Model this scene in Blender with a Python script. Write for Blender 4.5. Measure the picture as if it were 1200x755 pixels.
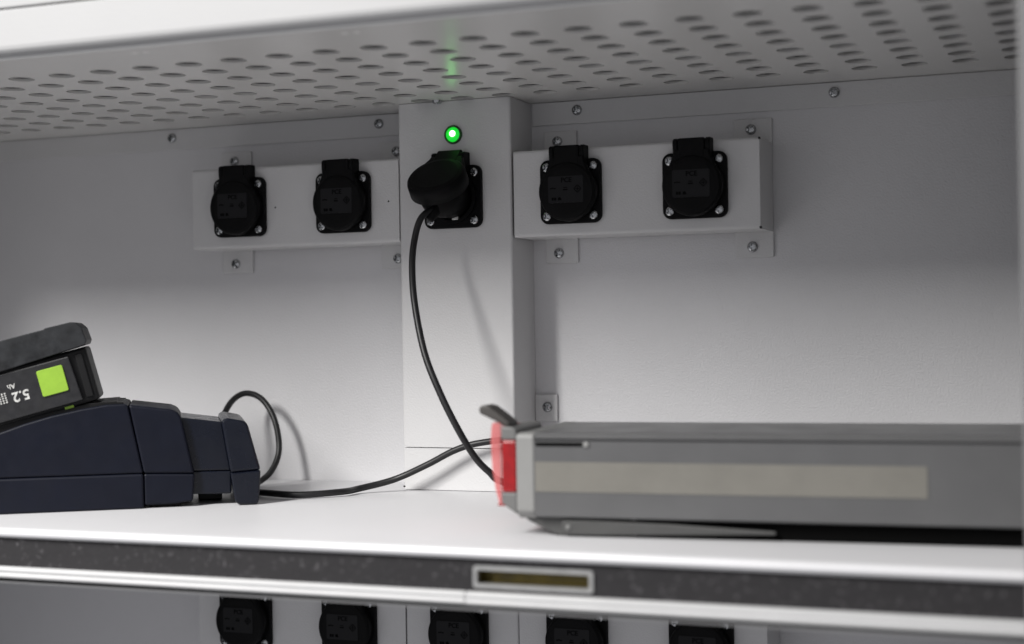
import bpy, bmesh, math, random
from mathutils import Vector, Matrix, Euler
random.seed(7)
R = math.radians
for o in list(bpy.data.objects):
    bpy.data.objects.remove(o, do_unlink=True)
scene = bpy.context.scene
COL = scene.collection

# ------------------------------------------------------------------ camera
YAW, PITCH, ROLL = 0.37094, -0.00036, -0.01611
CAM = Vector((0.48212, -1.16490, -0.10045))
fw = Vector((-math.sin(YAW)*math.cos(PITCH), math.cos(YAW)*math.cos(PITCH), math.sin(PITCH)))
rt = Vector((math.cos(YAW), math.sin(YAW), 0.0))
up = rt.cross(fw)
r2 = rt*math.cos(ROLL) + up*math.sin(ROLL)
u2 = up*math.cos(ROLL) - rt*math.sin(ROLL)
cd = bpy.data.cameras.new('camera')
cam = bpy.data.objects.new('camera', cd); COL.objects.link(cam)
cam.matrix_world = Matrix(((r2.x, u2.x, -fw.x, CAM.x), (r2.y, u2.y, -fw.y, CAM.y),
                           (r2.z, u2.z, -fw.z, CAM.z), (0, 0, 0, 1)))
cd.sensor_width = 36.0; cd.lens = 36.0*1772.5/1200.0
cd.clip_start = 0.05; cd.clip_end = 50
cd.dof.use_dof = True; cd.dof.focus_distance = 1.19; cd.dof.aperture_fstop = 3.8
scene.camera = cam

# ------------------------------------------------------------------ light
w = bpy.data.worlds.new('World'); scene.world = w; w.use_nodes = True
bg = w.node_tree.nodes['Background']
bg.inputs[0].default_value = (0.95, 0.95, 1.0, 1); bg.inputs[1].default_value = 0.40
ld = bpy.data.lights.new('ceiling_tube', 'AREA'); ld.shape = 'RECTANGLE'
ld.size = 0.26; ld.size_y = 1.40; ld.energy = 97; ld.color = (1.0, 0.985, 0.96)
AZ = R(22)
lamp = bpy.data.objects.new('ceiling_tube', ld); COL.objects.link(lamp)
lamp.location = (-math.sin(AZ)*1.84, -math.cos(AZ)*1.84, 0.86)
lamp.rotation_euler = (0, 0, -AZ)          # faces straight down, long side runs away from the cabinet
scene.view_settings.view_transform = 'Standard'
scene.view_settings.look = 'None'
scene.view_settings.gamma = 1.0
scene.view_settings.exposure = 0.17

# ------------------------------------------------------------------ materials
def mat(name, col, rough=0.5, metal=0.0, bump=0.0, bscale=600.0, bdist=0.0004, var=0.0, vscale=30.0,
        spec=0.5, rvar=0.0, col2=None, coat=0.0):
    m = bpy.data.materials.new(name); m.use_nodes = True
    nt = m.node_tree; b = nt.nodes['Principled BSDF']
    b.inputs['Base Color'].default_value = (*col, 1); b.inputs['Roughness'].default_value = rough
    b.inputs['Metallic'].default_value = metal; b.inputs['Specular IOR Level'].default_value = spec
    b.inputs['Coat Weight'].default_value = coat
    tc = nt.nodes.new('ShaderNodeTexCoord')
    if var > 0 or col2:
        n = nt.nodes.new('ShaderNodeTexNoise'); n.inputs['Scale'].default_value = vscale; n.inputs['Detail'].default_value = 5
        n.inputs['Roughness'].default_value = 0.62
        nt.links.new(tc.outputs['Object'], n.inputs['Vector'])
        rp = nt.nodes.new('ShaderNodeValToRGB')
        c2 = col2 or tuple(c*(1-var) for c in col)
        rp.color_ramp.elements[0].position = 0.36; rp.color_ramp.elements[0].color = (*c2, 1)
        rp.color_ramp.elements[1].position = 0.64; rp.color_ramp.elements[1].color = (*col, 1)
        nt.links.new(n.outputs['Fac'], rp.inputs['Fac']); nt.links.new(rp.outputs['Color'], b.inputs['Base Color'])
    if rvar > 0:
        n3 = nt.nodes.new('ShaderNodeTexNoise'); n3.inputs['Scale'].default_value = vscale*1.7; n3.inputs['Detail'].default_value = 4
        nt.links.new(tc.outputs['Object'], n3.inputs['Vector'])
        mr = nt.nodes.new('ShaderNodeMapRange'); mr.inputs['From Min'].default_value = 0.3; mr.inputs['From Max'].default_value = 0.7
        mr.inputs['To Min'].default_value = max(0.02, rough-rvar); mr.inputs['To Max'].default_value = min(1, rough+rvar)
        nt.links.new(n3.outputs['Fac'], mr.inputs['Value']); nt.links.new(mr.outputs['Result'], b.inputs['Roughness'])
    if bump > 0:
        n2 = nt.nodes.new('ShaderNodeTexNoise'); n2.inputs['Scale'].default_value = bscale; n2.inputs['Detail'].default_value = 2
        nt.links.new(tc.outputs['Object'], n2.inputs['Vector'])
        bp = nt.nodes.new('ShaderNodeBump'); bp.inputs['Strength'].default_value = bump; bp.inputs['Distance'].default_value = bdist
        nt.links.new(n2.outputs['Fac'], bp.inputs['Height']); nt.links.new(bp.outputs['Normal'], b.inputs['Normal'])
    return m

M = {}
M['wall'] = mat('powder_coat_wall', (0.62, 0.616, 0.628), 0.40, bump=0.55, bscale=640, bdist=0.0006, var=0.035, vscale=9)
M['panel'] = mat('powder_coat_panel', (0.59, 0.587, 0.59), 0.43, bump=0.5, bscale=640, bdist=0.0005, var=0.03, vscale=14)
M['sheet'] = mat('powder_coat_perforated', (0.66, 0.65, 0.63), 0.25, bump=0.25, bscale=560, bdist=0.0004, var=0.03, vscale=10)
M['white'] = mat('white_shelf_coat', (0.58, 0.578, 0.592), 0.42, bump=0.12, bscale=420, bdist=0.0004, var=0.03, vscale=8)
M['front'] = mat('white_coat_dimmed', (0.33, 0.33, 0.333), 0.50, bump=0.12, bscale=420, bdist=0.0004, var=0.03, vscale=8)  # the shelf white, darkened to offset lamp light on the upper front face
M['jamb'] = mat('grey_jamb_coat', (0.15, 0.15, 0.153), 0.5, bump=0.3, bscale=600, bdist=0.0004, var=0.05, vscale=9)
M['lip'] = mat('white_lip_coat', (0.46, 0.46, 0.463), 0.55, bump=0.12, bscale=420, bdist=0.0004, var=0.05, vscale=30)
M['zinc'] = mat('zinc_screw', (0.45, 0.46, 0.47), 0.22, 1.0, var=0.25, vscale=400)
M['blk'] = mat('black_socket_plastic', (0.0026, 0.0026, 0.003), 0.55, bump=0.15, bscale=900, bdist=0.0002, spec=0.12, var=0.2, vscale=60)
M['blk_gloss'] = mat('black_gloss_label', (0.0072, 0.0072, 0.0084), 0.40, spec=0.18)
M['blk_text'] = mat('black_embossed_mark', (0.0015, 0.0015, 0.0018), 0.7, spec=0.05)
M['cable'] = mat('black_rubber_cable', (0.012, 0.012, 0.013), 0.42, spec=0.4, var=0.25, vscale=90)
M['cavity_shade'] = mat('shelf_cavity_shade', (0.055, 0.054, 0.052), 0.6)  # dark colour stands in for shade inside the hollow upper shelf
M['navy'] = mat('navy_plastic', (0.0034, 0.0046, 0.0112), 0.50, bump=0.25, bscale=1100, bdist=0.0002, spec=0.2, var=0.18, vscale=45, rvar=0.06)
M['navy2'] = mat('navy_plastic_smooth', (0.0034, 0.0048, 0.0105), 0.28, spec=0.32, var=0.12, vscale=45, rvar=0.08)
M['tblk'] = mat('tool_black_plastic', (0.005, 0.005, 0.0055), 0.5, bump=0.2, bscale=900, bdist=0.0002, spec=0.28, var=0.2, vscale=70)
M['cap'] = mat('worn_grey_bumper', (0.019, 0.0205, 0.023), 0.52, bump=0.3, bscale=350, bdist=0.0003, vscale=75, col2=(0.007, 0.0075, 0.0088), spec=0.35, rvar=0.1)
M['label'] = mat('charcoal_label', (0.013, 0.013, 0.015), 0.42, vscale=120, col2=(0.009, 0.009, 0.010), rvar=0.08)
M['green'] = mat('lime_plastic', (0.25, 0.43, 0.035), 0.5, bump=0.1, bscale=700, bdist=0.0002, var=0.10, vscale=110)
M['print'] = mat('white_print', (0.62, 0.62, 0.60), 0.6, vscale=500, col2=(0.35, 0.35, 0.34))
M['alu'] = mat('grey_anodised_case', (0.105, 0.105, 0.107), 0.38, 0.25, bump=0.05, bscale=900, bdist=0.0002, var=0.07, vscale=22, rvar=0.06)
M['alu_light'] = mat('light_grey_cap', (0.215, 0.215, 0.21), 0.45, var=0.06, vscale=40)
M['alu_mid'] = mat('mid_grey_plastic', (0.12, 0.12, 0.118), 0.5, var=0.08, vscale=50)
M['alu_dark'] = mat('dark_grey_plastic', (0.040, 0.036, 0.033), 0.55, var=0.15, vscale=60)
M['alu_foot'] = mat('foot_grey_plastic', (0.052, 0.052, 0.051), 0.5, var=0.12, vscale=60)
M['under'] = mat('black_gap_shade', (0.002, 0.002, 0.002), 0.8, spec=0.05)  # near-black paint for the shade under the battery; also the key slot
M['sticker'] = mat('beige_paper_strip', (0.150, 0.143, 0.126), 0.7, vscale=26, col2=(0.132, 0.126, 0.111))
M['red'] = mat('red_reflector', (0.27, 0.002, 0.004), 0.25, spec=0.6, var=0.25, vscale=220, coat=0.3)
M['brass'] = mat('yellow_passivated_steel', (0.11, 0.082, 0.010), 0.45, 0.4, var=0.45, vscale=60)
M['steel'] = mat('brushed_steel_frame', (0.55, 0.55, 0.54), 0.35, 0.8, var=0.15, vscale=120)
M['earth'] = mat('earth_contact_metal', (0.60, 0.60, 0.58), 0.4, 0.5)
M['dark_hole'] = mat('drill_hole', (0.01, 0.01, 0.01), 0.8)

# intumescent strip: charcoal with pale lint specks
m = mat('charcoal_seal_strip', (0.011, 0.010, 0.0115), 0.85, bump=0.5, bscale=380, bdist=0.0006, vscale=70, col2=(0.009, 0.008, 0.0095))
nt = m.node_tree; b = nt.nodes['Principled BSDF']
n = nt.nodes.new('ShaderNodeTexNoise'); n.inputs['Scale'].default_value = 330; n.inputs['Detail'].default_value = 3
tc = [q for q in nt.nodes if q.type == 'TEX_COORD'][0]; nt.links.new(tc.outputs['Object'], n.inputs['Vector'])
rp = nt.nodes.new('ShaderNodeValToRGB'); rp.color_ramp.elements[0].position = 0.60; rp.color_ramp.elements[1].position = 0.78
nt.links.new(n.outputs['Fac'], rp.inputs['Fac'])
mx = nt.nodes.new('ShaderNodeMix'); mx.data_type = 'RGBA'; mx.inputs[7].default_value = (0.075, 0.071, 0.076, 1)
old = b.inputs['Base Color'].links[0].from_socket
nt.links.new(rp.outputs['Color'], mx.inputs[0]); nt.links.new(old, mx.inputs[6]); nt.links.new(mx.outputs[2], b.inputs['Base Color'])
M['seal'] = m

# clear pink tail-light cover
m = bpy.data.materials.new('pink_clear_cover'); m.use_nodes = True; nt = m.node_tree; nt.nodes.clear()
out = nt.nodes.new('ShaderNodeOutputMaterial'); tr = nt.nodes.new('ShaderNodeBsdfTransparent'); tr.inputs[0].default_value = (1.0, 0.88, 0.88, 1)
df = nt.nodes.new('ShaderNodeBsdfPrincipled'); df.inputs['Base Color'].default_value = (0.66, 0.20, 0.20, 1); df.inputs['Roughness'].default_value = 0.15
ms = nt.nodes.new('ShaderNodeMixShader'); ms.inputs[0].default_value = 0.34
nt.links.new(tr.outputs[0], ms.inputs[1]); nt.links.new(df.outputs[0], ms.inputs[2]); nt.links.new(ms.outputs[0], out.inputs[0])
M['clear'] = m
def emis(name, col, s):
    m = bpy.data.materials.new(name); m.use_nodes = True; b = m.node_tree.nodes['Principled BSDF']
    b.inputs['Base Color'].default_value = (col[0]*0.3, col[1]*0.3, col[2]*0.3, 1); b.inputs['Roughness'].default_value = 0.2
    b.inputs['Emission Color'].default_value = (*col, 1); b.inputs['Emission Strength'].default_value = s
    return m
M['led'] = emis('green_lamp_lens', (0.02, 1.0, 0.06), 0.55)
M['led_core'] = emis('green_lamp_core', (0.22, 1.0, 0.20), 8.0)
M['led_rim'] = mat('green_lamp_bezel', (0.004, 0.085, 0.006), 0.2, spec=0.6)

# ------------------------------------------------------------------ helpers
def obj(name, bm, material, parent=None, smooth=False, loc=None, rot=None):
    me = bpy.data.meshes.new(name)
    bmesh.ops.recalc_face_normals(bm, faces=bm.faces[:])
    bm.to_mesh(me); bm.free()
    for mt in (material if isinstance(material, (list, tuple)) else [material]): me.materials.append(M[mt])
    if smooth: me.shade_smooth() if hasattr(me, 'shade_smooth') else None
    o = bpy.data.objects.new(name, me); COL.objects.link(o)
    if smooth:
        for pl in me.polygons: pl.use_smooth = True
    if parent: o.parent = parent
    if loc: o.location = loc
    if rot: o.rotation_euler = rot
    return o
def tag(o, label, cat, group=None, kind=None):
    o['label'] = label; o['category'] = cat
    if group: o['group'] = group
    if kind: o['kind'] = kind
    return o
def empty(name, label, cat, loc, rot=(0, 0, 0), group=None, kind=None):
    o = bpy.data.objects.new(name, None); COL.objects.link(o); o.location = loc; o.rotation_euler = rot
    o.empty_display_size = 0.01
    return tag(o, label, cat, group, kind)
def bevel(bm, off, seg=2, ang=25):
    if off <= 0: return
    es = [e for e in bm.edges if len(e.link_faces) == 2 and e.calc_face_angle(0) > R(ang)]
    bmesh.ops.bevel(bm, geom=es, offset=off, segments=seg, profile=0.5, affect='EDGES', clamp_overlap=True)
def box(x0, x1, y0, y1, z0, z1, bev=0.0, seg=2, bm=None):
    b = bmesh.new()
    vs = [b.verts.new((x, y, z)) for x in (x0, x1) for y in (y0, y1) for z in (z0, z1)]
    for f in ((0, 1, 3, 2), (4, 6, 7, 5), (0, 4, 5, 1), (2, 3, 7, 6), (0, 2, 6, 4), (1, 5, 7, 3)): b.faces.new([vs[i] for i in f])
    bmesh.ops.recalc_face_normals(b, faces=b.faces[:])
    bevel(b, bev, seg)
    if bm is None: return b
    return merge(bm, b)
def merge(bm, b):
    me = bpy.data.meshes.new('tmp'); b.to_mesh(me); b.free(); bm.from_mesh(me); bpy.data.meshes.remove(me); return bm
def prism(pts, y0, y1, bev=0.0, seg=2, s=1.0, axis='y'):
    """outline in (x,z) [axis y] or (y,z) [axis x], extruded between y0 and y1"""
    b = bmesh.new()
    def P(a, c, d): return (a*s, d, c*s) if axis == 'y' else (d, a*s, c*s)
    A = [b.verts.new(P(a, c, y0)) for a, c in pts]; B = [b.verts.new(P(a, c, y1)) for a, c in pts]
    b.faces.new(A); b.faces.new(B[::-1]); n = len(pts)
    for i in range(n): b.faces.new((A[i], B[i], B[(i+1) % n], A[(i+1) % n]))
    bmesh.ops.recalc_face_normals(b, faces=b.faces[:]); bevel(b, bev, seg); return b
def rrect(w_, h_, r, n=5, cx=0, cz=0):
    pts = []
    for sx, sz, a0 in ((1, 1, 0), (-1, 1, 90), (-1, -1, 180), (1, -1, 270)):
        for k in range(n+1):
            a = R(a0+90*k/n); pts.append((cx+sx*(w_/2-r)+r*math.cos(a), cz+sz*(h_/2-r)+r*math.sin(a)))
    return pts
def ring(outer, inner, y0, y1):
    """frame between two outlines of equal count in (x,z)"""
    b = bmesh.new(); n = len(outer)
    def row(p, y): return [b.verts.new((q[0], y, q[1])) for q in p]
    a, c, d, e = row(outer, y0), row(outer, y1), row(inner, y1), row(inner, y0)
    for L0, L1 in ((a, c), (c, d), (d, e), (e, a)):
        for i in range(n): b.faces.new((L0[i], L1[i], L1[(i+1) % n], L0[(i+1) % n]))
    return b
def lathe(prof, seg=32, axis='y', bm=None):
    """prof: (radius, along) list, revolved about the axis (local -y faces the viewer)"""
    b = bm or bmesh.new(); rows = []
    for r, h in prof:
        if r < 1e-7: rows.append([b.verts.new((0, h, 0))])
        else: rows.append([b.verts.new((r*math.cos(2*math.pi*k/seg), h, r*math.sin(2*math.pi*k/seg))) for k in range(seg)])
    for A, B in zip(rows, rows[1:]):
        for k in range(seg):
            q = [A[k % len(A)], A[(k+1) % len(A)], B[(k+1) % len(B)], B[k % len(B)]]
            u = []
            for v in q:
                if v not in u: u.append(v)
            if len(u) > 2: b.faces.new(u)
    return b
def spline(P, n=14):
    P = [Vector(p) for p in P]; out = []
    Q = [P[0]*2-P[1]] + P + [P[-1]*2-P[-2]]
    for i in range(1, len(Q)-2):
        p0, p1, p2, p3 = Q[i-1:i+3]
        for k in range(n):
            t = k/n
            out.append(0.5*((2*p1)+(p2-p0)*t+(2*p0-5*p1+4*p2-p3)*t*t+(3*p1-p0-3*p2+p3)*t**3))
    out.append(P[-1]); return out
def tube(path, r, seg=12):
    b = bmesh.new(); rows = []; nrm = None
    for i, p in enumerate(path):
        t = (path[min(i+1, len(path)-1)]-path[max(i-1, 0)]).normalized()
        if nrm is None: nrm = t.orthogonal().normalized()
        nrm = (nrm-t*nrm.dot(t)).normalized(); bn = t.cross(nrm)
        rr = r(i/(len(path)-1)) if callable(r) else r
        rows.append([b.verts.new(p+(nrm*math.cos(2*math.pi*k/seg)+bn*math.sin(2*math.pi*k/seg))*rr) for k in range(seg)])
    for A, B in zip(rows, rows[1:]):
        for k in range(seg): b.faces.new((A[k], A[(k+1) % seg], B[(k+1) % seg], B[k]))
    b.faces.new(rows[0][::-1]); b.faces.new(rows[-1]); return b
def text_mesh(body, size, depth=0.0002, bold=0.0):
    c = bpy.data.curves.new('txt', 'FONT'); c.body = body; c.size = size; c.extrude = depth; c.offset = bold
    c.align_x = 'CENTER'; c.align_y = 'CENTER'; c.resolution_u = 3
    o = bpy.data.objects.new('txt', c); COL.objects.link(o)
    dg = bpy.context.evaluated_depsgraph_get(); me = bpy.data.meshes.new_from_object(o.evaluated_get(dg))
    bpy.data.objects.remove(o, do_unlink=True); bpy.data.curves.remove(c)
    b = bmesh.new(); b.from_mesh(me); bpy.data.meshes.remove(me); return b

# pan-head cross-recess screw, shared mesh, faces -y, radius 3.9 mm
def screw_mesh(rad=0.0038, hgt=0.0022):
    b = bmesh.new(); seg, rings = 32, 9; rows = []
    def height(x, z):
        r = math.hypot(x, z)/rad
        h = hgt*(1-0.55*r**4) if r < 1 else 0
        a = rad*0.16; L = rad*0.62
        if (abs(x) < a and abs(z) < L) or (abs(z) < a and abs(x) < L): h -= hgt*0.85
        return h
    tw = R(28)
    for i in range(rings+1):
        r = rad*i/rings; row = []
        for k in range(seg if i else 1):
            a = 2*math.pi*k/seg; x, z = r*math.cos(a), r*math.sin(a)
            xr, zr = x*math.cos(tw)-z*math.sin(tw), x*math.sin(tw)+z*math.cos(tw)
            row.append(b.verts.new((x, -height(xr, zr)*(1 if i < rings else 0.55), z)))
        rows.append(row)
    rows.append([b.verts.new((v.co.x*1.0, 0.0005, v.co.z*1.0)) for v in rows[-1]])
    for A, B in zip(rows, rows[1:]):
        for k in range(seg):
            if len(A) == 1: b.faces.new((A[0], B[k], B[(k+1) % seg]))
            else: b.faces.new((A[k], B[k], B[(k+1) % seg], A[(k+1) % seg]))
    bmesh.ops.recalc_face_normals(b, faces=b.faces[:])
    me = bpy.data.meshes.new('screw'); b.to_mesh(me); b.free(); me.materials.append(M['zinc']); return me
SCREW = screw_mesh(); SCREW_BIG = screw_mesh(0.0043, 0.0026)
def screw(parent, x, y, z, big=False):
    o = bpy.data.objects.new('screw', SCREW_BIG if big else SCREW); COL.objects.link(o); o.parent = parent
    o.location = (x, y, z); o.rotation_euler = (0, random.uniform(0, 6.28), 0); return o

# ------------------------------------------------------------------ cabinet
XL, XR = -0.535, 0.4478          # inner faces of the side panels
ZS, ZC = -0.236, 0.078         # shelf top, underside of the upper shelf
YF = -0.356                    # front plane of both shelves
PD = 0.0484                    # depth of socket panels and junction boxes

bw = obj('back_wall', box(XL, XR+0.03, 0.0, 0.003, -0.62, 0.30), 'wall')
tag(bw, 'light grey powder coated back wall of the cabinet', 'wall', kind='structure')
for x0, x1, side in ((XR+0.0005, XR+0.03, 'beside the end of the grey bicycle battery'), (XL-0.03, XL-0.0005, 'beyond the tool battery charger')):
    tag(obj('side_panel', box(x0, x1, -0.42, -0.0005, -0.62, 0.30, 0.0015), 'jamb'), 'light grey cabinet side panel '+side, 'side panel', kind='structure')

# perforated sheet: square grid of round holes
def perforated(z, th=0.0020, rad=0.0092):
    b = bmesh.new(); px, py = 0.0350, 0.03256; hx, hy = -0.2335, -0.28385
    i0 = math.ceil((XL+0.02-hx)/px); i1 = math.floor((XR-0.012-hx)/px); n = 24
    def sq(a, cx, cy):
        c, s_ = math.cos(a), math.sin(a); k = min(px/2/max(abs(c), 1e-9), py/2/max(abs(s_), 1e-9)); return cx+c*k, cy+s_*k
    corner = [math.atan2(sy*py, sx*px) % (2*math.pi) for sx in (1, -1) for sy in (1, -1)]
    angs = sorted(set([round(2*math.pi*k/n, 6) for k in range(n)] + [round(c, 6) for c in corner])); n = len(angs)
    for i in range(i0, i1+1):
        for j in range(8):
            cx, cy = hx+i*px, hy+j*py
            inn = [[b.verts.new((cx+rad*math.cos(a), cy+rad*math.sin(a), zz)) for a in angs] for zz in (z, z+th)]
            out_ = [[b.verts.new((*sq(a, cx, cy), zz)) for a in angs] for zz in (z, z+th)]
            for k in range(n):
                l = (k+1) % n
                b.faces.new((inn[0][k], inn[0][l], out_[0][l], out_[0][k])); b.faces.new((inn[1][l], inn[1][k], out_[1][k], out_[1][l]))
                b.faces.new((inn[0][l], inn[0][k], inn[1][k], inn[1][l]))
    xa, xb = hx+(i0-.5)*px, hx+(i1+.5)*px; ya, yb = hy-py/2, hy+7.5*py
    for (x0, x1, y0, y1) in ((XL, XR, YF+0.0035, ya), (XL, XR, yb, -0.0015), (XL, xa, ya, yb), (xb, XR, ya, yb)):
        if x1-x0 > 1e-4: box(x0, x1, y0, y1, z, z+th, bm=b)
    return b
us = empty('upper_shelf', 'white upper shelf with a perforated grey underside above the sockets', 'shelf', (0, 0, 0), kind='structure')
o = obj('perforated_sheet', perforated(ZC), 'sheet', us)
obj('shelf_top', box(XL, XR, YF+0.004, -0.002, ZC+0.029, ZC+0.0305), 'cavity_shade', us)
# front face: rolled bottom edge
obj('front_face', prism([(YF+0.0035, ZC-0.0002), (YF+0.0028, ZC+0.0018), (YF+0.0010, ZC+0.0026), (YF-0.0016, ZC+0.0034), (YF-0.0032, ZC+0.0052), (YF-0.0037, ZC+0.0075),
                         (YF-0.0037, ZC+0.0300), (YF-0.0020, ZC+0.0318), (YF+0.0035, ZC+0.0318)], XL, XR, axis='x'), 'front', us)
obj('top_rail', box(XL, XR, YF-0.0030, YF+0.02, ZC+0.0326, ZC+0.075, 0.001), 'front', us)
for x0, x1 in ((XL, -0.0497), (0.0505, XR)):
    obj('rear_flange', box(x0, x1, -0.0020, -0.0002, 0.0590, ZC-0.0003, 0.0006), 'panel', us)
for x in (-0.5, -0.2964, -0.0891, 0.0892, 0.2959): screw(us, x, -0.0020, 0.0700, True)
for x in (-0.101, 0.052):
    for dx in (0, 0.0085): obj('weld_dimple', lathe([(0.0, -0.0006), (0.0018, -0.0005), (0.0026, 0.0)], 12), 'sheet', us, True, (x+dx, YF+0.021, ZC), (R(90), 0, 0))
# rear screw at the head of the junction box
sc = screw(us, -0.012, -PD-0.0045, ZC-0.0002, True); sc.rotation_euler = (R(90), 0, 0)

sh = empty('shelf', 'white metal shelf carrying the charger and the bicycle battery', 'shelf', (0, 0, 0), kind='structure')
# one folded sheet: back edge, flat top, rolled front lip
lip = [(-0.0008, ZS), (-0.0008, ZS-0.0012), (YF+0.012, ZS-0.0012), (YF+0.0045, ZS-0.0012), (YF+0.001, ZS-0.0012), (YF-0.0022, ZS-0.0012), (YF-0.0038, ZS+0.0004), (YF-0.0042, ZS+0.0022),
       (YF-0.0034, ZS+0.0037), (YF-0.0012, ZS+0.0046), (YF+0.003, ZS+0.0046), (YF+0.008, ZS+0.0037), (YF+0.014, ZS+0.0020), (YF+0.022, ZS+0.0006), (YF+0.032, ZS)]
obj('top_sheet', prism(lip, XL, XR, axis='x'), 'white', sh, False)
obj('underside', box(XL, XR, YF+0.006, -0.0015, ZS-0.0330, ZS-0.0318), 'sheet', sh)
seam = 0.1370
def lower_lip(x0, x1, dy):
    y = YF-dy
    return prism([(YF+0.006, ZS-0.0206), (y-0.0016, ZS-0.0206), (y-0.0034, ZS-0.0214), (y-0.0038, ZS-0.0226), (y-0.0034, ZS-0.0236), (y-0.0028, ZS-0.0241), (y-0.0028, ZS-0.0246),
                  (y-0.0036, ZS-0.0251), (y-0.0040, ZS-0.0263), (y-0.0034, ZS-0.0275), (y-0.0016, ZS-0.0281), (YF+0.006, ZS-0.0281)], x0, x1, axis='x')
obj('lower_lip', lower_lip(XL, seam-0.0006, 0.0), 'lip', sh)
obj('lower_lip', lower_lip(seam+0.0006, XR, 0.0012), 'lip', sh)
# seal strip is cut round the latch slot
SX0, SX1, SZ0, SZ1 = 0.1412, 0.2142, ZS-0.0183, ZS-0.0055
def strip(x0, x1, z0, z1): return box(x0, x1, YF, YF+0.003, z0, z1)
bm = strip(XL, SX0+0.002, ZS-0.0206, ZS-0.0012)
box(SX1-0.002, XR, YF, YF+0.003, ZS-0.0206, ZS-0.0012, bm=bm)
box(SX0+0.002, SX1-0.002, YF, YF+0.003, SZ1-0.001, ZS-0.0012, bm=bm)
box(SX0+0.002, SX1-0.002, YF, YF+0.003, ZS-0.0206, SZ0+0.001, bm=bm)
obj('seal_strip', bm, 'seal', sh)
cxs, czs = (SX0+SX1)/2, (SZ0+SZ1)/2; W_, H_ = SX1-SX0, SZ1-SZ0
fr = obj('latch_frame', ring(rrect(W_, H_, 0.0018, 4, cxs, czs), rrect(W_-0.0046, H_-0.0048, 0.0010, 4, cxs, czs), YF-0.0012, YF+0.0035), 'steel', sh)
obj('latch_recess', prism(rrect(W_-0.004, H_-0.004, 0.001, 3, cxs, czs), YF+0.009, YF+0.0115), 'brass', fr)
obj('latch_sleeve', ring(rrect(W_-0.0036, H_-0.0038, 0.001, 4, cxs, czs), rrect(W_-0.0046, H_-0.0048, 0.0010, 4, cxs, czs), YF+0.0034, YF+0.0092), 'brass', fr)

# ------------------------------------------------------------------ socket panels and junction boxes
def folded_panel(name, label, x0, x1, zc, tabs, open_end, group):
    """sheet metal tray 68 mm high standing PD off the wall, with screw tabs"""
    cx = (x0+x1)/2
    root = empty(name, label, 'socket panel', (cx, 0, zc), group=group)
    a, b_ = x0-cx, x1-cx; h = 0.0342; r = 0.0026
    # channel cross-section with bent corners (y,z)
    prof = []
    for zz in (1, -1):
        arc = [(-PD+r-r*math.sin(R(90*k/4)), zz*(h-r+r*math.cos(R(90*k/4)))) for k in range(5)]
        if zz == -1: arc = arc[::-1]
        prof += arc
    prof = [(-0.0016, h)] + prof + [(-0.0016, -h)]
    inner = [(y+0.0015 if y < -0.004 else y, z*(1-0.0015/h)) for y, z in prof]
    obj('front_tray', prism(prof+inner[::-1], a, b_, axis='x'), 'panel', root)
    for e, sgn in ((a, 1), (b_, -1)):
        if (sgn == 1 and 'l' in open_end) or (sgn == -1 and 'r' in open_end):
            x = e-0.0002*sgn
            obj('end_cheek', box(min(x, x+0.0013*sgn), max(x, x+0.0013*sgn), -PD+0.0012, -0.0016, -h+0.0012, h-0.0012, 0.0005), 'panel', root)
            if sgn == -1:
              for zz in (1, -1): obj('relief_notch', box(e-0.0008 if sgn == -1 else e-0.0006, e+0.0006 if sgn == -1 else e+0.0008, -PD-0.0002, -PD+0.0028, zz*(h-0.0009)-0.0009, zz*(h-0.0009)+0.0009, 0.0003), 'dark_hole', root)
    for xt0, xt1, xs in tabs:
        for zz in (1, -1):
            z0, z1 = sorted((zz*(h-0.0014), zz*0.0538))
            t = obj('mounting_tab', box(xt0-cx, xt1-cx, -0.0027, -0.0002, z0, z1, 0.0007), 'panel', root)
            screw(t, xs-cx, -0.0027, zz*0.0455, True)
    return root
tabs_r = [(0.0605, 0.0885, 0.0722), (0.2180, 0.2480, 0.2315)]
tabs_l = [(-0.2450, -0.2148, -0.2315), (-0.0885, -0.0605, -0.0728)]
ZL = -0.3491
folded_panel('socket_panel', 'grey sheet metal panel right of the green lamp holding two sockets', 0.0512, 0.2475, 0, tabs_r, 'r', 'sheet metal socket panels')
folded_panel('socket_panel', 'grey sheet metal panel left of the green lamp holding two sockets', -0.2458, -0.0494, 0, tabs_l, 'l', 'sheet metal socket panels')
folded_panel('socket_panel', 'grey sheet metal socket panel under the shelf, on the bicycle battery side', 0.0500, 0.2475, ZL, tabs_r, 'r', 'sheet metal socket panels')
folded_panel('socket_panel', 'grey sheet metal socket panel under the shelf, on the charger side', -0.2458, -0.0496, ZL, tabs_l, 'l', 'sheet metal socket panels')

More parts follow.
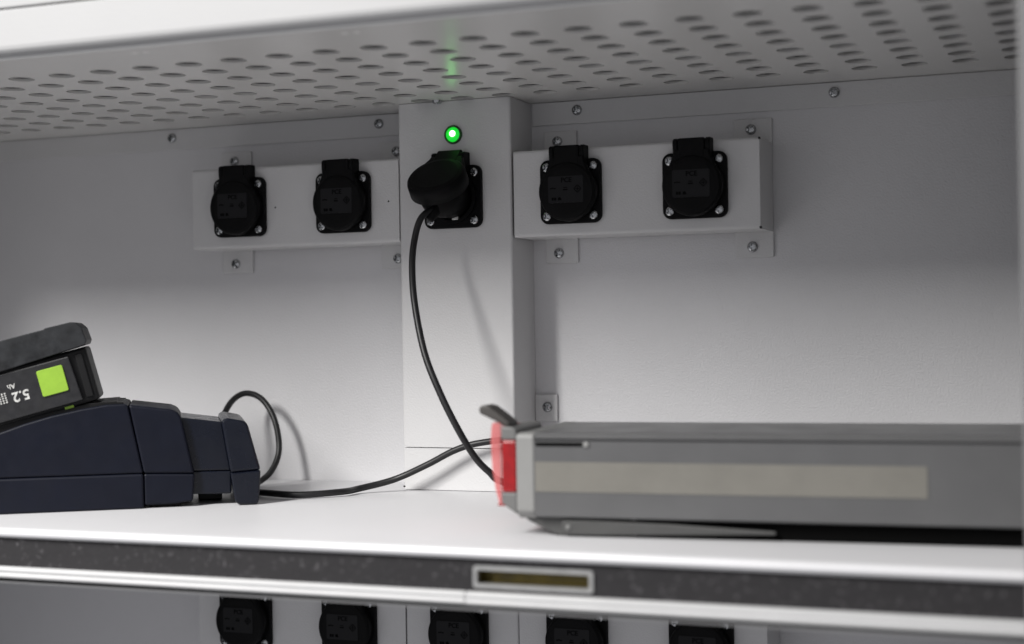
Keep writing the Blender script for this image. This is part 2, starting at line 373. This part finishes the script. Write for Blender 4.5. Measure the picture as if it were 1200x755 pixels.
for u_, z_ in ((-0.1645, -0.0012), (-0.0588, -0.0006)):
    pn = bpy.data.objects['socket_panel.001']
    obj('pit_mark', lathe([(0.0, -0.0003), (0.0006, -0.0003), (0.0009, 0.0002)], 10), 'dark_hole', pn, False, (u_+0.1476, -PD, z_))
def junction_box(label, z0, z1, tabz, foot_z=None):
    root = empty('junction_box', label, 'junction box', (0, 0, z0), group='tall grey junction boxes')
    H = z1-z0; h = 0.0491; r = 0.0022
    prof = [(-h, -0.0004)] + [(-h+r-r*math.cos(R(90*k/4)), -PD+r-r*math.sin(R(90*k/4))) for k in range(5)] + \
           [(h-r+r*math.sin(R(90*k/4)), -PD+r-r*math.cos(R(90*k/4))) for k in range(5)] + [(h, -0.0004)]
    b = bmesh.new()
    A = [b.verts.new((x, y, 0)) for x, y in prof]; B = [b.verts.new((x, y, H)) for x, y in prof]
    for i in range(len(prof)-1): b.faces.new((A[i], A[i+1], B[i+1], B[i]))
    b.faces.new(A[::-1]); b.faces.new(B)
    b.faces.new((A[0], B[0], B[-1], A[-1]))
    obj('cover', b, 'panel', root)
    if foot_z is not None:
        b = bmesh.new(); dz = foot_z-z0
        A = [b.verts.new((x, y, dz)) for x, y in prof]; B = [b.verts.new((x, y, -0.0007)) for x, y in prof]
        for i in range(len(prof)-1): b.faces.new((A[i], A[i+1], B[i+1], B[i]))
        b.faces.new(A[::-1]); b.faces.new(B); b.faces.new((A[0], B[0], B[-1], A[-1]))
        obj('lower_cover', b, 'panel', root)
        obj('relief_notch', box(-h-0.0004, -h+0.0014, -PD-0.0002, -PD+0.002, dz+0.0016, dz+0.0028, 0.0002), 'dark_hole', root)
    for s in (-1, 1):
        x0, x1 = sorted((s*(h+0.0002), s*0.0684))
        t = obj('mounting_tab', box(x0, x1, -0.0027, -0.0002, tabz-z0-0.022, tabz-z0, 0.0007), 'panel', root)
        screw(t, s*0.0600, -0.0027, tabz-z0-0.0103, True)
    return root
junction_box('tall pale grey junction box behind the green lamp and the plugged in cord', -0.2012, ZC-0.0004, -0.1605, ZS+0.0004)
junction_box('pale grey junction box under the shelf, behind the middle lower socket', -0.55, ZS-0.0335, -0.51)

# ------------------------------------------------------------------ sockets
LID_C = -0.0005   # lid centre height
def lid_parts(root, rot=0.0, marks=True):
    """sprung lid hinged at the top; local origin is the hinge axis"""
    hz, hy = 0.0285, -0.0085
    prof = [(0.0, -0.0064), (0.0180, -0.0062), (0.0212, -0.0057), (0.0226, -0.0046), (0.0232, -0.0028), (0.0232, 0.0040), (0.0, 0.0040)]
    b = lathe(prof, 48)
    bmesh.ops.translate(b, verts=b.verts[:], vec=(0, 0, -hz+LID_C))
    # tongue from disc up to the hinge knuckle
    merge(b, box(-0.0104, 0.0104, -0.0049, 0.0035, -0.012, 0.0064, 0.0012))
    merge(b, prism([(-0.0136, -0.0020), (0.0136, -0.0020), (0.0140, -0.0055), (0.0200, -0.0210), (-0.0200, -0.0210), (-0.0140, -0.0055)], -0.0047, 0.0036, 0.0008, 1))
    lid = obj('lid', b, 'blk', root, False, (0, hy, hz), (rot, 0, 0))
    for pl in lid.data.polygons: pl.use_smooth = abs(pl.normal.y) < 0.6
    if marks:
        pl = obj('rating_plate', prism(rrect(0.0285, 0.0205, 0.0012, 3), -0.0064, -0.0052, 0.0), 'blk_gloss', lid, False, (0.0, -0.0002, -hz+LID_C+0.0012))
    return lid
MARKS = None
def marks_mesh():
    b = text_mesh('PCE', 0.0052, 0.00008, 0.0001)
    bmesh.ops.translate(b, verts=b.verts[:], vec=(0.0006, 0.0070, 0))
    def bar(cx, cy, w_, h_):
        t = box(cx-w_/2, cx+w_/2, cy-h_/2, cy+h_/2, -0.00008, 0.00008); merge(b, t)
    for dx in (-0.0016, 0, 0.0016): bar(-0.0104+dx, 0.0009+0.0003*(dx == 0), 0.0014, 0.0009)
    bar(-0.0002, -0.0002, 0.0036, 0.0010); bar(-0.0002, 0.0014, 0.0030, 0.0006)
    # diamond approval mark: outline and cross
    for s in (1, -1):
        for q in (1, -1):
            t = box(-0.0021, 0.0021, -0.00030, 0.00030, -0.00008, 0.00008)
            bmesh.ops.rotate(t, verts=t.verts[:], cent=(0, 0, 0), matrix=Matrix.Rotation(R(45*s*q), 3, 'Z'))
            bmesh.ops.translate(t, verts=t.verts[:], vec=(0.0096+0.00145*s, 0.0001-0.00145*q*1.0, 0)); merge(b, t)
    bar(0.0096, 0.0001, 0.0034, 0.0006); bar(0.0096, 0.0001, 0.0006, 0.0034)
    for cx, w_ in ((-0.0106, 0.0016), (-0.0086, 0.0016), (-0.0052, 0.0020)):
        bar(cx, -0.0072, w_, 0.0022)
    t = text_mesh('A', 0.0034, 0.00008, 0.0001); bmesh.ops.translate(t, verts=t.verts[:], vec=(-0.0046, -0.0072, 0)); merge(b, t)
    me = bpy.data.meshes.new('rating_marks'); b.to_mesh(me); b.free(); me.materials.append(M['blk_text']); return me
MARKS = marks_mesh()

def make_socket(label, x, z, open_lid=False):
    root = empty('power_socket', label, 'socket', (x, -PD-0.0002, z), group='black flush mounted power sockets')
    b = prism(rrect(0.050, 0.050, 0.0066, 6), 0.0, -0.0042, 0.0008, 2)
    fl = obj('flange', b, 'blk', root)
    for sx in (-1, 1):
        for sz in (-1, 1): screw(root, sx*0.019, -0.0042, sz*0.019)
    # collar round the socket well
    n = 40
    circ = lambda r: [(r*math.cos(2*math.pi*k/n), r*math.sin(2*math.pi*k/n)+LID_C) for k in range(n)]
    obj('collar', ring(circ(0.0212), circ(0.0186), -0.0075, -0.0040), 'blk', root)
    for s in (-1, 1):
        x0, x1 = sorted((s*0.0107, s*0.0142))
        obj('hinge_knuckle', prism([(-0.0002, 0.0232), (-0.0002, 0.0352), (-0.0026, 0.0352), (-0.0102, 0.0350), (-0.0128, 0.0338), (-0.0132, 0.0300), (-0.0120, 0.0215), (-0.004, 0.0205), (-0.0042, 0.0232)], x0, x1, 0.0004, 1, axis='x'), 'blk', root)
    lid = lid_parts(root, R(-51) if open_lid else 0.0, not open_lid)
    if open_lid: lid.scale = (1.03, 1.30, 1.04)
    if not open_lid:
        m_ = bpy.data.objects.new('rating_mark', MARKS); COL.objects.link(m_); m_.parent = lid
        m_.location = (0, -0.00668, -0.0285+LID_C+0.0012); m_.rotation_euler = (R(90), 0, 0)
    if open_lid:
        obj('socket_well', lathe([(0.0186, -0.0045), (0.0186, -0.0043), (0.0, -0.0043)], 32), 'blk_text', root)
    return root
def copy_socket(src, label, x, z):
    r = src.copy(); COL.objects.link(r); r.location = (x, -PD-0.0002, z); r['label'] = label
    for ch in src.children:
        c = ch.copy(); COL.objects.link(c); c.parent = r
        for g in ch.children:
            d = g.copy(); COL.objects.link(d); d.parent = c
    return r
XS = (-0.1973, -0.0989, 0.0, 0.0998, 0.1987)
lab_u = ['closed black socket on the upper left panel, at the panel\'s free end', 'closed black socket on the upper left panel, beside the junction box',
         None, 'closed black socket on the upper right panel, beside the junction box', 'closed black socket on the upper right panel, at the panel\'s free end']
lab_l = ['black socket below the shelf under the charger cord, outermost on its panel', 'black socket below the shelf on the charger side panel, next to the seam',
         'black socket below the shelf in the middle junction box between two seams', 'black socket below the shelf just under the brass coloured latch slot',
         'black socket below the shelf under the bicycle battery, outermost on its panel']
s0 = make_socket(lab_u[4], XS[4], 0)
for i in (0, 1, 3): copy_socket(s0, lab_u[i], XS[i], 0)
for i in range(5): copy_socket(s0, lab_l[i], XS[i]-0.0008, ZL)
make_socket('black socket under the green lamp, lid propped open by a plug', XS[2], 0, True)

# green indicator lamp
il = empty('indicator_lamp', 'small round lit green indicator lamp above the plugged in socket', 'lamp', (0, -PD, 0.0503))
obj('bezel', lathe([(0.0, -0.0004), (0.0058, -0.0004), (0.0062, -0.0026), (0.0070, -0.0027), (0.0076, -0.0014), (0.0077, 0.0003), (0, 0.0003)], 36), 'led_rim', il, True)
obj('lens', lathe([(0.0, -0.0046), (0.0024, -0.0044), (0.0044, -0.0036), (0.0056, -0.0022), (0.0060, -0.0006)], 32), 'led', il, True)
obj('glowing_core', lathe([(0.0, -0.0056), (0.0012, -0.0055), (0.0022, -0.0050), (0.0027, -0.0040)], 24), 'led_core', il, True, (0.0007, 0, 0.0004))

# ------------------------------------------------------------------ power cord
pc = empty('charging_cord', 'black power cord hanging from the plugged in socket and curling to the charger', 'power cord', (0, -PD, 0))
def wl(p): return Vector((p[0], p[1]+PD, p[2]))
b = lathe([(0.0, -0.0044), (0.0160, -0.0044), (0.0164, -0.0050), (0.0164, -0.0170), (0.0168, -0.0180), (0.0168, -0.0260), (0.0156, -0.0330), (0.0125, -0.0372), (0.0, -0.0385)], 36)
bmesh.ops.translate(b, verts=b.verts[:], vec=(0, 0, -0.001))
plug = obj('plug', b, 'blk', pc, True)
obj('earth_strip', box(0.0010, 0.0062, -0.0085, -0.0046, -0.0186, -0.0120, 0.0004), 'earth', plug)
pth = spline([(0.0, -0.078, -0.004), (-0.001, -0.083, -0.012), (-0.005, -0.088, -0.020)], 8)
obj('strain_relief', tube([wl(p) for p in pth], lambda t: 0.0058-0.0022*t), 'blk', plug, True)
def unproj(u, v, y):
    d = fw + r2*((u-600)/1772.5) - u2*((v-377.5)/1772.5)
    return CAM + d*((y-CAM.y)/d.y)
C1 = [(-0.001, -0.083, -0.010)] + [tuple(unproj(u, v, y)) for u, v, y in ((494, 255, -0.094), (486, 280, -0.100), (483, 312, -0.112), (486, 356, -0.124), (497, 412, -0.134), (514, 457, -0.138), (535, 500, -0.136), (556, 535, -0.124), (573, 553, -0.118), (592, 566, -0.110))]
C1 += [(0.110, -0.094, -0.2325), (0.150, -0.078, -0.2310), (0.172, -0.058, -0.218), (0.160, -0.044, -0.203), (0.115, -0.044, -0.193), (0.066, -0.052, -0.192)]
C1 += [tuple(unproj(u, v, y)) for u, v, y in ((567, 518.5, -0.060), (535, 527, -0.062), (500, 545, -0.064), (462, 562, -0.068))]
C1 += [(-0.071, -0.085, -0.2318)] + [tuple(unproj(u, v, y)) for u, v, y in ((400, 576.5, -0.106), (352, 580, -0.127), (315, 578, -0.127))]
C1 += [(-0.152, -0.112, -0.2330), (-0.172, -0.094, -0.2325), (-0.176, -0.080, -0.2325)]
C1 += [tuple(unproj(u, v, y)) for u, v, y in ((302, 566, -0.055), (318, 552, -0.042), (327, 527, -0.031), (322, 493, -0.026), (308, 469, -0.024), (290, 461, -0.028), (274, 468, -0.038), (262, 487, -0.054), (250, 520, -0.070))]
C1 += [(-0.205, -0.100, -0.215)]
obj('cable', tube([wl(p) for p in spline(C1, 12)], 0.0026, 12), 'cable', pc, True)

# ------------------------------------------------------------------ tool battery charger
ch = empty('battery_charger', 'dark navy tool battery charger lying on the shelf', 'charger', (-0.185, -0.212, ZS), (0, 0, R(34)))
mm = 0.001
obj('lower_shell', prism([(-185, 0.2), (-0.6, 0.2), (-0.8, 26.2), (-185, 26.2)], 0.0, 0.088, 0.0016, 2, mm), 'navy', ch)
obj('upper_shell', prism([(-185, 26.7), (-1.0, 26.7), (-11.3, 77.6), (-13.5, 78.6), (-26.5, 78.4), (-45, 75.6), (-66.2, 71.2), (-85, 66), (-102.5, 60), (-140, 46), (-185, 34)], 0.0006, 0.0874, 0.0016, 2, mm), 'navy', ch)
obj('lower_side_block', prism([(-0.2, 2.4), (22, 2.8), (35.2, 4.2), (36.6, 24.6), (-0.4, 26.0)], 0.0012, 0.0868, 0.0014, 2, mm), 'navy', ch)
obj('upper_side_block', prism([(-0.6, 26.5), (36.4, 25.2), (27.4, 67.6), (25.0, 71.4), (20.0, 73.6), (-10.7, 77.8)], 0.0012, 0.0868, 0.0016, 2, mm), 'navy', ch)
obj('neck_lower', prism([(34.5, 8.6), (64, 8.0), (64, 25.4), (34.8, 25.8)], 0.0070, 0.0800, 0.0012, 2, mm), 'navy2', ch)
obj('neck_upper', prism([(34.8, 26.2), (64, 25.8), (58, 62.6), (25.5, 67.2)], 0.0070, 0.0800, 0.0014, 2, mm), 'navy2', ch)
obj('end_flange_lower', prism([(63.2, 24.6), (66.2, 3.0), (68.5, 0.8), (82.2, 0.2), (84.0, 2.2), (85.6, 26.0)], -0.0040, 0.0900, 0.0022, 3, mm), 'navy2', ch)
obj('end_flange_upper', prism([(63.3, 25.0), (85.6, 26.5), (76.5, 61.0), (74.0, 63.6), (60.5, 66.4), (57.0, 64.2)], -0.0040, 0.0900, 0.0022, 3, mm), 'navy2', ch)
obj('cradle', prism([(-150, 36), (-150, 52), (-102, 65.0), (-66, 74.0), (-40, 79.5), (-19.5, 80.6), (-19.2, 79.9), (-14.6, 79.6), (-14.2, 77), (-30, 70), (-100, 50)], 0.0060, 0.0820, 0.0006, 1, mm), 'tblk', ch)
obj('foot', box(0.040, 0.058, 0.040, 0.070, 0.0002, 0.0100, 0.001), 'tblk', ch)
obj('foot', box(0.004, 0.026, 0.010, 0.070, 0.0001, 0.0030, 0.0005), 'tblk', ch)

# ------------------------------------------------------------------ tool battery, upside down on the charger
a = R(34); ux, uz = -0.0313, 0.0824
tb = empty('tool_battery', 'black tool battery with lime green square lying upside down on the charger', 'battery',
           (-0.185+ux*math.cos(a), -0.212+ux*math.sin(a), ZS+uz), (0, R(-14.5), a))
obj('case_body', prism([(-112, 0), (-26, -0.5), (0.2, 0.3), (0.0, 41), (-112, 41)], 0.0058, 0.0740, 0.0022, 2, mm), 'tblk', tb)
obj('end_rib', prism([(-9, 4), (-3.5, 4), (-3.5, 37), (-9, 37)], 0.0040, 0.0070, 0.0008, 2, mm), 'tblk', tb)
obj('bumper', prism([(-116, 39.6), (-60, 39.2), (0.6, 42.2), (2.4, 45.0), (1.6, 55.0), (-1.4, 59.6), (-5.5, 61.2), (-24, 61.6), (-25, 60.9), (-58, 61.0), (-116, 60.0)], -0.0005, 0.0800, 0.0021, 3, mm), 'cap', tb)
lp = obj('label_plate', prism([(-108, 2.5), (-11.6, 3.4), (-13.4, 37.2), (-108, 37.2)], 0.0016, 0.0068, 0.0008, 2, mm), 'label', tb)
obj('green_square', prism(rrect(0.0190, 0.0196, 0.0012, 3, -0.0288, 0.0227), 0.0004, 0.0024, 0.0004, 1), 'green', lp)
def put_text(body, size, x, z, bold):
    b = text_mesh(body, size, 0.00012, bold)
    obj('print', b, 'print', lp, False, (x, 0.0015, z), (R(90), R(180), 0))
put_text('5.2', 0.0103, -0.0531, 0.0186, 0.00022)
put_text('Ah', 0.0050, -0.0580, 0.0268, 0.00006)
b = bmesh.new()
for i in range(6):
    for j in range(5):
        box(-0.0638-0.0021*i-0.00055, -0.0638-0.0021*i+0.00055, 0.0012, 0.0020, 0.0158+0.00165*j, 0.0158+0.00165*j+0.0010, bm=b)
obj('print', b, 'print', lp)
obj('release_tab', box(-0.0262, -0.0195, 0.0056, 0.0075, -0.0006, 0.0014, 0.0003), 'green', tb)

# ------------------------------------------------------------------ bicycle battery
BA = R(4)
eb = empty('bicycle_battery', 'long grey bicycle rack battery with red rear light on the shelf', 'battery', (0.164, -0.273, ZS), (0, 0, BA))
L1 = 0.2805; D = 0.122
sec = [(0.0, 13.0), (0.0, 60.2), (2.2, 60.4), (2.2, 61.5), (0.2, 61.7), (0.1, 62.0), (3.2, 64.9), (6.0, 65.3), (16.0, 64.9), (112, 64.6), (119, 63.5), (122, 60), (122, 13.0), (119, 11.8), (3, 11.8)]
obj('case_body', prism([(y, z) for y, z in sec], -0.0150, L1, 0.0, 2, mm, 'x') if False else prism([(y*mm, z*mm) for y, z in sec], -0.0150, L1, axis='x'), 'alu', eb)
obj('end_band', prism([(-0.6*mm, 16*mm), (-0.6*mm, 63.6*mm), (2*mm, 64.8*mm), (7*mm, 65.2*mm), (7*mm, 11*mm), (4*mm, 11*mm)], -0.0268, -0.0148, 0.0012, 2, axis='x'), 'alu_light', eb)
obj('end_cap', prism([(6.9*mm, 11.4*mm), (6.9*mm, 65.0*mm), (113*mm, 64.6*mm), (120*mm, 62*mm), (122*mm, 58*mm), (122*mm, 14*mm), (118*mm, 11.4*mm)], -0.0264, -0.0149, 0.0008, 2, axis='x'), 'alu_mid', eb)
obj('key_slot', box(-0.0140, 0.0185, -0.0006, 0.0010, 0.0570, 0.0594, 0.0003), 'under', eb)
obj('slot_pin', box(0.0172, 0.0206, -0.0012, 0.0010, 0.0567, 0.0597, 0.0004), 'alu_light', eb)
obj('side_strip', box(-0.0144, 0.2236, -0.0004, 0.0006, 0.0284, 0.0472, 0.0), 'sticker', eb)
# tail: grey blocks above and below the red reflector
obj('tail_top', prism([(-37.0, 60.6), (-26.9, 60.6), (-26.9, 67.0), (-30, 68.6), (-36.4, 69.0)], 0.0010, 0.0600, 0.0010, 2, mm), 'alu_mid', eb)
obj('tail_bottom', prism([(-37.2, 27.2), (-26.9, 27.2), (-26.9, 13.5), (-37.0, 20.0)], 0.0010, 0.1180, 0.0010, 2, mm), 'alu_mid', eb)
rl = obj('red_reflector', prism([(-36.6, 27.4), (-26.9, 27.4), (-26.9, 60.4), (-36.6, 60.4)], 0.0004, 0.1150, 0.0014, 2, mm), 'red', eb)
# clear cover: thin curved shell round the end
b = bmesh.new(); rows = []
NT = 18
for th in (0.0, 0.0016):
    g = []
    for i in range(NT+1):
        t = i/NT; yy = 0.0015+0.0900*t; bul = min(1.0, 0.45+3.0*t)*(1 if t < .85 else (1-t)/.15); zt = 1-0.09*t
        row = []
        for j, (z, xo) in enumerate(((0.0196, -0.0350), (0.0215, -0.0362), (0.0300, -0.0384), (0.0450, -0.0404), (0.0600, -0.0411), (0.0690, -0.0408), (0.0718, -0.0396))):
            row.append(b.verts.new((xo-0.0058*bul+th, yy, z*zt if z > .06 else z)))
        g.append(row)
    rows.append(g)
for g in rows:
    for i in range(NT):
        for j in range(6): b.faces.new((g[i][j], g[i+1][j], g[i+1][j+1], g[i][j+1]))
A, B = rows
for i in range(NT):
    for j in (0, 6): b.faces.new((A[i][j], A[i+1][j], B[i+1][j], B[i][j]))
for i in (0, NT):
    for j in range(6): b.faces.new((A[i][j], A[i][j+1], B[i][j+1], B[i][j]))
merge(b, prism([(-38.6, 20.6), (-37.3, 19.4), (-37.3, 71.4), (-42.4, 71.0), (-43.6, 60), (-42.8, 42), (-40.8, 29)], 0.0004, 0.0013, 0, 1, mm))
obj('clear_cover', b, 'clear', eb)
obj('cover_edge', box(-0.0400, -0.0340, 0.0012, 0.010, 0.0186, 0.0204, 0.0006), 'red', eb)
obj('release_handle', prism([(-53.0, 79.4), (-52.4, 81.6), (-50.0, 82.4), (-46.0, 81.4), (-39.0, 76.4), (-32.6, 71.4), (-32.6, 68.0), (-37, 69.5), (-43.0, 72.6), (-52.6, 77.0)], 0.0050, 0.0240, 0.0012, 2, mm), 'alu_dark', eb)
# runner, blackened as the shade below the case, and folding foot underneath
obj('slide_rail_shade', box(0.0480, L1-0.001, 0.0080, 0.1050, 0.0003, 0.0122, 0.001), 'under', eb)
ft = obj('rail_foot', prism([(-23.5, 12.2), (-22.0, 9.6), (-4.0, 1.2), (0.5, 0.2), (26, 0.2), (60, 3.0), (60, 6.0), (24, 12.2)], 0.0060, 0.0220, 0.0010, 2, mm), 'alu_foot', eb)
obj('foot_lever', prism([(1.0, 8.6), (2.6, 10.2), (20, 10.6), (70, 9.4), (135, 6.4), (135, 4.4), (70, 2.6), (24, 1.4), (4, 1.2), (1.2, 3.4)], 0.0030, 0.0062, 0.0008, 2, mm), 'alu_foot', ft)
obj('pivot_pin', lathe([(0.0, -0.0008), (0.0016, -0.0007), (0.0021, 0.0), (0.0021, 0.0006)], 16), 'alu_mid', ft, True, (0.0058, 0.0030, 0.0058))
